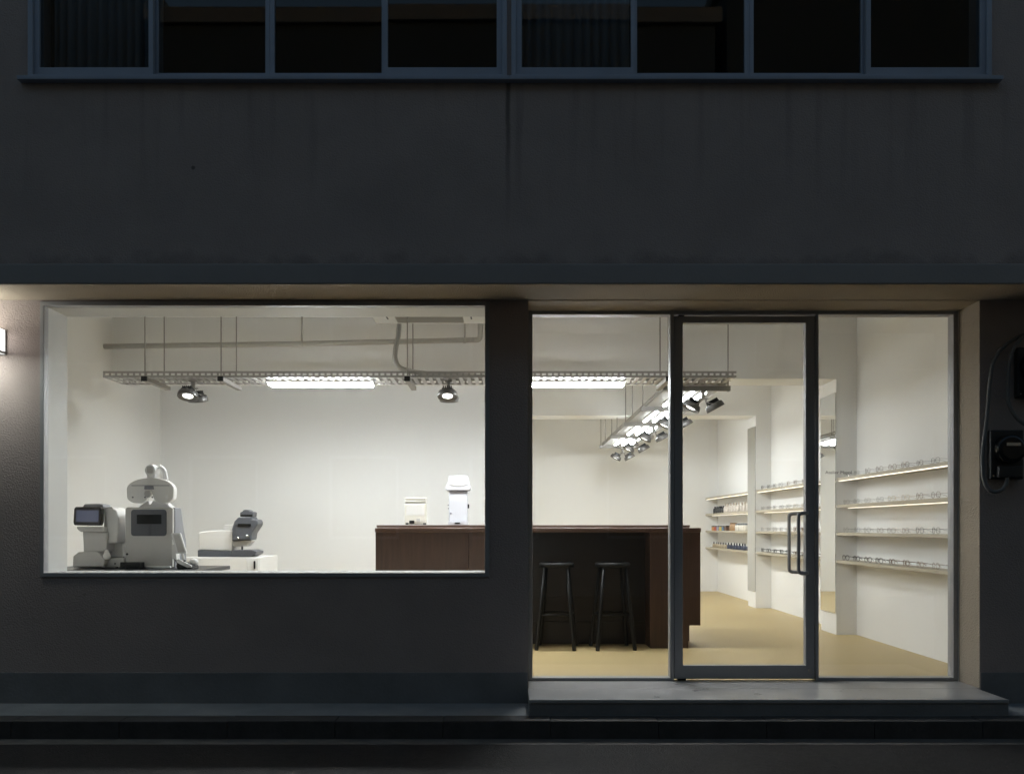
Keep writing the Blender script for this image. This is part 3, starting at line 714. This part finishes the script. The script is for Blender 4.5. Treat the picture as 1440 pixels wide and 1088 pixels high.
lobes = []
top = [(-215, 0)] + [(-215*math.cos(math.pi*k/16), 112*math.sin(math.pi*k/16)**.9) for k in range(1, 16)] + [(215, 0)]
low = []
for k in range(1, 9): t = math.pi*k/9.2; low.append((118 + 97*math.cos(t*.94), -40 - 78*math.sin(t*.94)**.8))
outline = top[::-1] + [(-x, z) for x, z in low] + [(-10, -20), (10, -20)] + low[::-1]
outline = [D(285 + x, 312 - z) for x, z in outline]
lh = MB().prism(outline[::-1], 6.322, 6.385).build('lens_head', 'mwhite', ph, bevel=.008, seg=3)
MB().prism([D(118, 274), D(462, 274), D(462, 267), D(118, 267)], 6.3190, 6.3218).build('seam', 'mside', lh)
MB().prism([D(235, 305), D(325, 305), D(318, 272), D(238, 272)], 6.313, 6.3188).build('slider', 'mside', lh, bevel=.002)
MB().lathe([(.0, 0), (.026, 0), (.028, .004), (.026, .016), (.018, .020)], (D(272, 0)[0], 6.3215, D(0, 345)[1]), (0, -1, 0), 20).build('centre_dial', 'mgrey', lh)
for x, z in ((240, 376), (306, 376), (130, 376)): MB().lathe([(.006, 0), (.006, .004)], (D(x, 0)[0], 6.3218, D(0, z)[1]), (0, -1, 0), 10).build('stud', 'mdark', lh)
MB().box(D(425, 0)[0], D(445, 0)[0], 6.318, 6.3218, D(0, 390)[1], D(0, 355)[1]).build('marker', 'mbright', lh)
MB().lathe([(.0, 0), (.040, 0), (.044, .006), (.044, .05), (.036, .07)], (D(285, 0)[0], 6.385, D(0, 132)[1]), (0, -1, 0), 24).build('motor_housing', 'mbright', ph)
MB().prism(rrect(D(262, 0)[0], D(318, 0)[0], D(0, 160)[1], D(0, 96)[1], .010), 6.308, 6.3148).build('motor_face', 'mgrey', ph, bevel=.003)
MB().tube(smooth_path([(D(345, 0)[0], 6.36, D(0, 95)[1]), (D(375, 0)[0], 6.38, D(0, 120)[1]), (D(385, 0)[0], 6.40, D(0, 180)[1]), (D(390, 0)[0], 6.41, D(0, 300)[1]), (D(360, 0)[0], 6.41, D(0, 430)[1])], 5), .017, 10).build('support_arm', 'mbright', ph)
MB().box(D(250, 0)[0], D(325, 0)[0], 6.33, 6.37, D(0, 200)[1], D(0, 165)[1]).build('head_mount', 'mbright', ph, bevel=.004)
# --- foot switch box and controller
pw = thing('power_box', (-2.73, 6.20, .7005), 'small black power box on the table before the vision tester', 'box')
MB().box(D(62, 0)[0], D(265, 0)[0], 6.235, 6.266, D(0, 1005)[1], D(0, 957)[1]).build('cable_duct', 'black', pw, bevel=.003)
MB().box(D(140, 0)[0], D(267, 0)[0], 6.185, 6.2345, .7005, D(0, 962)[1]).build('housing', 'black', pw, bevel=.004)
ctl = thing('controller', (-2.37, 6.25, .7005), 'tilted white touch controller beside the vision tester', 'controller')
MB().prism([D(610, 1036), D(725, 1036), D(735, 1000), D(690, 960), D(600, 950), D(590, 990)], 6.17, 6.32).build('base', 'blackplastic', ctl, bevel=.010, seg=3)
MB().prism([D(600, 935), D(625, 925), D(738, 985), D(735, 1000), D(700, 1002), D(605, 955)], 6.150, 6.1695).build('keypad', 'mbright', ctl, bevel=.003)
MB().prism([D(668, 950), D(690, 945), D(692, 935), D(670, 932)], 6.1475, 6.1498).build('key', 'mdark', ctl)
tbp = MB().prism([D(600, 880), D(692, 876), D(636, 697), D(552, 700)], 6.155, 6.175).build('tablet', 'mbright', ctl, bevel=.004)
MB().prism([D(618, 868), D(678, 864), D(630, 712), D(576, 714)], 6.1525, 6.1548).build('screen', 'mgrey', tbp)
MB().tube([(D(648, 0)[0], 6.168, D(0, 875)[1]), (D(652, 0)[0], 6.20, D(0, 950)[1])], .010, 8).build('tablet_stem', 'mwhite', ctl)
MB().lathe([(.0, 0), (.026, .002), (.031, .012), (.031, .04), (.0, .05)], (D(718, 0)[0], 6.24, D(0, 985)[1]), (0, 0, 1), 18).build('knob', 'mbright', ctl)
MB().prism([D(545, 920), D(590, 940), D(585, 800), D(560, 790), D(545, 810)], 6.185, 6.25).build('cradle', 'mwhite', ctl, bevel=.006)
MB().tube([(D(568, 0)[0], 6.22, D(0, 920)[1]), (D(600, 0)[0], 6.23, D(0, 980)[1]), (D(625, 0)[0], 6.24, D(0, 1000)[1])], .014, 8).build('cradle_arm', 'blackplastic', ctl)

for name_, pts_, lb_ in (('power_cable', [(-2.905, 6.44, .78), (-2.90, 6.40, .74), (-2.885, 6.30, .712), (-2.86, 6.22, .7055), (-2.80, 6.21, .7055), (-2.775, 6.215, .72)], 'thin black cable between the refractometer and the power box'),
                        ('power_cable', [(-2.47, 6.40, .735), (-2.455, 6.36, .708), (-2.43, 6.30, .7055), (-2.40, 6.27, .708), (-2.385, 6.26, .715)], 'thin black cable between vision tester and touch controller')):
    tag(MB().tube(smooth_path(pts_, 6), .0045, 8).build(name_, 'blackplastic'), lb_, 'cable')
# --- cabinet with lensmeter
cb = thing('cabinet', (-2.50, 7.85, 0), 'low white cabinet under the lens meter', 'cabinet')
MB().box(-2.90, -2.222, 7.572, 8.15, .06, .7355).build('body', 'white', cb, bevel=.003)
MB().box(-2.88, -2.235, 7.60, 8.13, 0, .0595).build('base', 'mgrey', cb)
for x0, x1 in ((-2.895, -2.330), (-2.326, -2.226)): MB().box(x0, x1, 7.552, 7.5715, .065, .728).build('door', 'white', cb, bevel=.002)
MB().box(-2.263, -2.251, 7.532, 7.5515, .635, .705).build('handle', 'black', cb, bevel=.003)
U3 = .000694
def E(x, z): return (-2.779 + (x-165)*U3, .9738 - (z-500)*U3)
lm = thing('lens_meter', (-2.5, 7.72, .7355), 'white lens meter with slate grey eyepiece head on cabinet', 'machine')
MB().prism([E(168, 752), E(605, 768), E(605, 520), E(590, 500), E(420, 500), E(180, 520), E(165, 540)], 7.62, 7.90).build('body', 'mwhite', lm, bevel=.012, seg=3)
MB().prism([E(425, 498), E(590, 498), E(600, 430), E(440, 430)], 7.74, 7.86).build('vent', 'mgrey', lm, bevel=.006)
MB().prism([E(168, 838), E(600, 838), E(600, 770), E(168, 754)], 7.60, 7.92).build('band', 'mdark', lm, bevel=.004)
MB().prism([E(600, 838), E(850, 836), E(925, 800), E(928, 768), E(860, 750), E(615, 752)], 7.57, 7.80).build('nose', 'mdark', lm, bevel=.006)
MB().prism([E(612, 640), E(855, 625), E(865, 540), E(935, 435), E(940, 400), E(925, 362), E(870, 365), E(860, 330), E(690, 335), E(640, 390), E(612, 480)], 7.58, 7.76).build('eyepiece_head', 'mdark', lm, bevel=.012, seg=3)
MB().prism([E(705, 330), E(870, 330), E(878, 270), E(830, 255), E(810, 238), E(750, 240), E(735, 262), E(705, 275)], 7.60, 7.72).build('eyepiece', 'mdark', lm, bevel=.008)
MB().prism([E(690, 455), E(855, 452), E(858, 418), E(692, 415)], 7.572, 7.5798).build('slot', 'black', lm, bevel=.003)
MB().prism([E(715, 328), E(865, 328), E(868, 302), E(712, 302)], 7.594, 7.5998).build('eyecup', 'black', lm)
MB().prism([E(620, 705), E(800, 705), E(860, 640), E(855, 626), E(612, 640)], 7.60, 7.70).build('lens_table', 'mgrey', lm, bevel=.006)
for x, z, r_ in ((705, 598, .010), (815, 570, .014)): MB().lathe([(.0, .0), (r_, 0), (r_, .02), (r_*.6, .03)], (E(x, 0)[0], 7.5798, E(0, z)[1]), (0, -1, 0), 14).build('knob', 'chrome', lm)
MB().tube([(E(718, 0)[0], 7.64, E(0, 704)[1]), (E(718, 0)[0], 7.64, E(0, 755)[1])], .008, 8).build('spindle', 'mdark', lm)
MB().lathe([(.07, 0), (.062, -.012), (.03, -.020)], (E(705, 0)[0], 7.66, .7355+.0215), (0, 0, 1), 20).build('underside', 'mwhite', lm)

# ================================================================== OUTSIDE FITTINGS
sc_ = thing('wall_lamp', (-3.30, 5.35, 2.08), 'lit white box wall lamp beside the shop window', 'lamp')
MB().box(-3.465, -3.143, 5.338, 5.3495, 2.070, 2.226).build('back_plate', 'frame', sc_)
MB().box(-3.455, -3.1475, 5.050, 5.3378, 2.084, 2.222).build('diffuser', 'sconce', sc_, bevel=.004)
MB().box(-3.42, -3.18, 5.08, 5.20, 2.0815, 2.0838).build('lower_panel', 'sconce_glass', sc_)
MB().box(-3.42, -3.24, 5.08, 5.17, 2.2222, 2.2245).build('upper_panel', 'sconce_glass', sc_)
br = MB()
for b_ in ((-3.459, -3.1435, 5.046, 5.0495), (-3.459, -3.4555, 5.0498, 5.3378), (-3.147, -3.1435, 5.0498, 5.3378)): br.box(*b_, 2.074, 2.0875)
br.build('bottom_rim', 'frame', sc_)

def conduit(name, pts, r, label):
    o = MB().tube(smooth_path(pts, 8), r, 10).build(name, 'conduit'); tag(o, label, 'cable')
conduit('meter_cable', [(3.32, 5.30, 2.215), (3.17, 5.30, 2.19), (3.07, 5.31, 2.14), (2.985, 5.315, 2.045), (2.955, 5.32, 1.90), (2.935, 5.32, 1.66), (2.905, 5.31, 1.46), (2.905, 5.30, 1.30), (2.94, 5.29, 1.225), (3.0, 5.28, 1.225), (3.035, 5.28, 1.275), (3.035, 5.28, 1.33)], .0115, 'grey cable looping below the lower electricity meter')
conduit('meter_cable', [(3.42, 5.28, 2.215), (3.20, 5.28, 2.205), (3.10, 5.28, 2.13), (3.06, 5.29, 2.02), (3.055, 5.30, 1.88), (3.06, 5.30, 1.76), (3.12, 5.30, 1.66), (3.22, 5.29, 1.60)], .0115, 'grey cable passing round the upper electricity meter')
def meter(loc, label, wdt, hgt):
    t = thing('electricity_meter', loc, label, 'meter')
    MB().box(-wdt/2, wdt/2, -.045, -.0005, 0, hgt).build('base', 'meterbody', t, local=True, bevel=.010, seg=3)
    MB().lathe([(wdt*.44, 0), (wdt*.44, .045), (wdt*.40, .058), (wdt*.30, .062)], (0, -.045, hgt*.60), (0, -1, 0), 32).build('glass_cover', 'meterglass', t, local=True)
    MB().box(-wdt*.36, wdt*.36, -.085, -.0455, .010, hgt*.26).build('terminal_box', 'meterbody', t, local=True, bevel=.006)
    MB().box(-wdt*.20, wdt*.22, -.1085, -.1045, hgt*.66, hgt*.72).build('register', 'chrome', t, local=True)
    for s_ in (-1, 1): MB().lathe([(.006, 0), (.005, .005)], (s_*wdt*.42, -.0455, .02), (0, -1, 0), 10).build('screw', 'chrome', t, local=True)
meter((3.055, 5.35, 1.295), 'black electricity meter with round glass cover, lower of the pair', .205, .305)
meter((3.235, 5.35, 1.80), 'black electricity meter mostly hidden by a cable, upper of the pair', .235, .31)
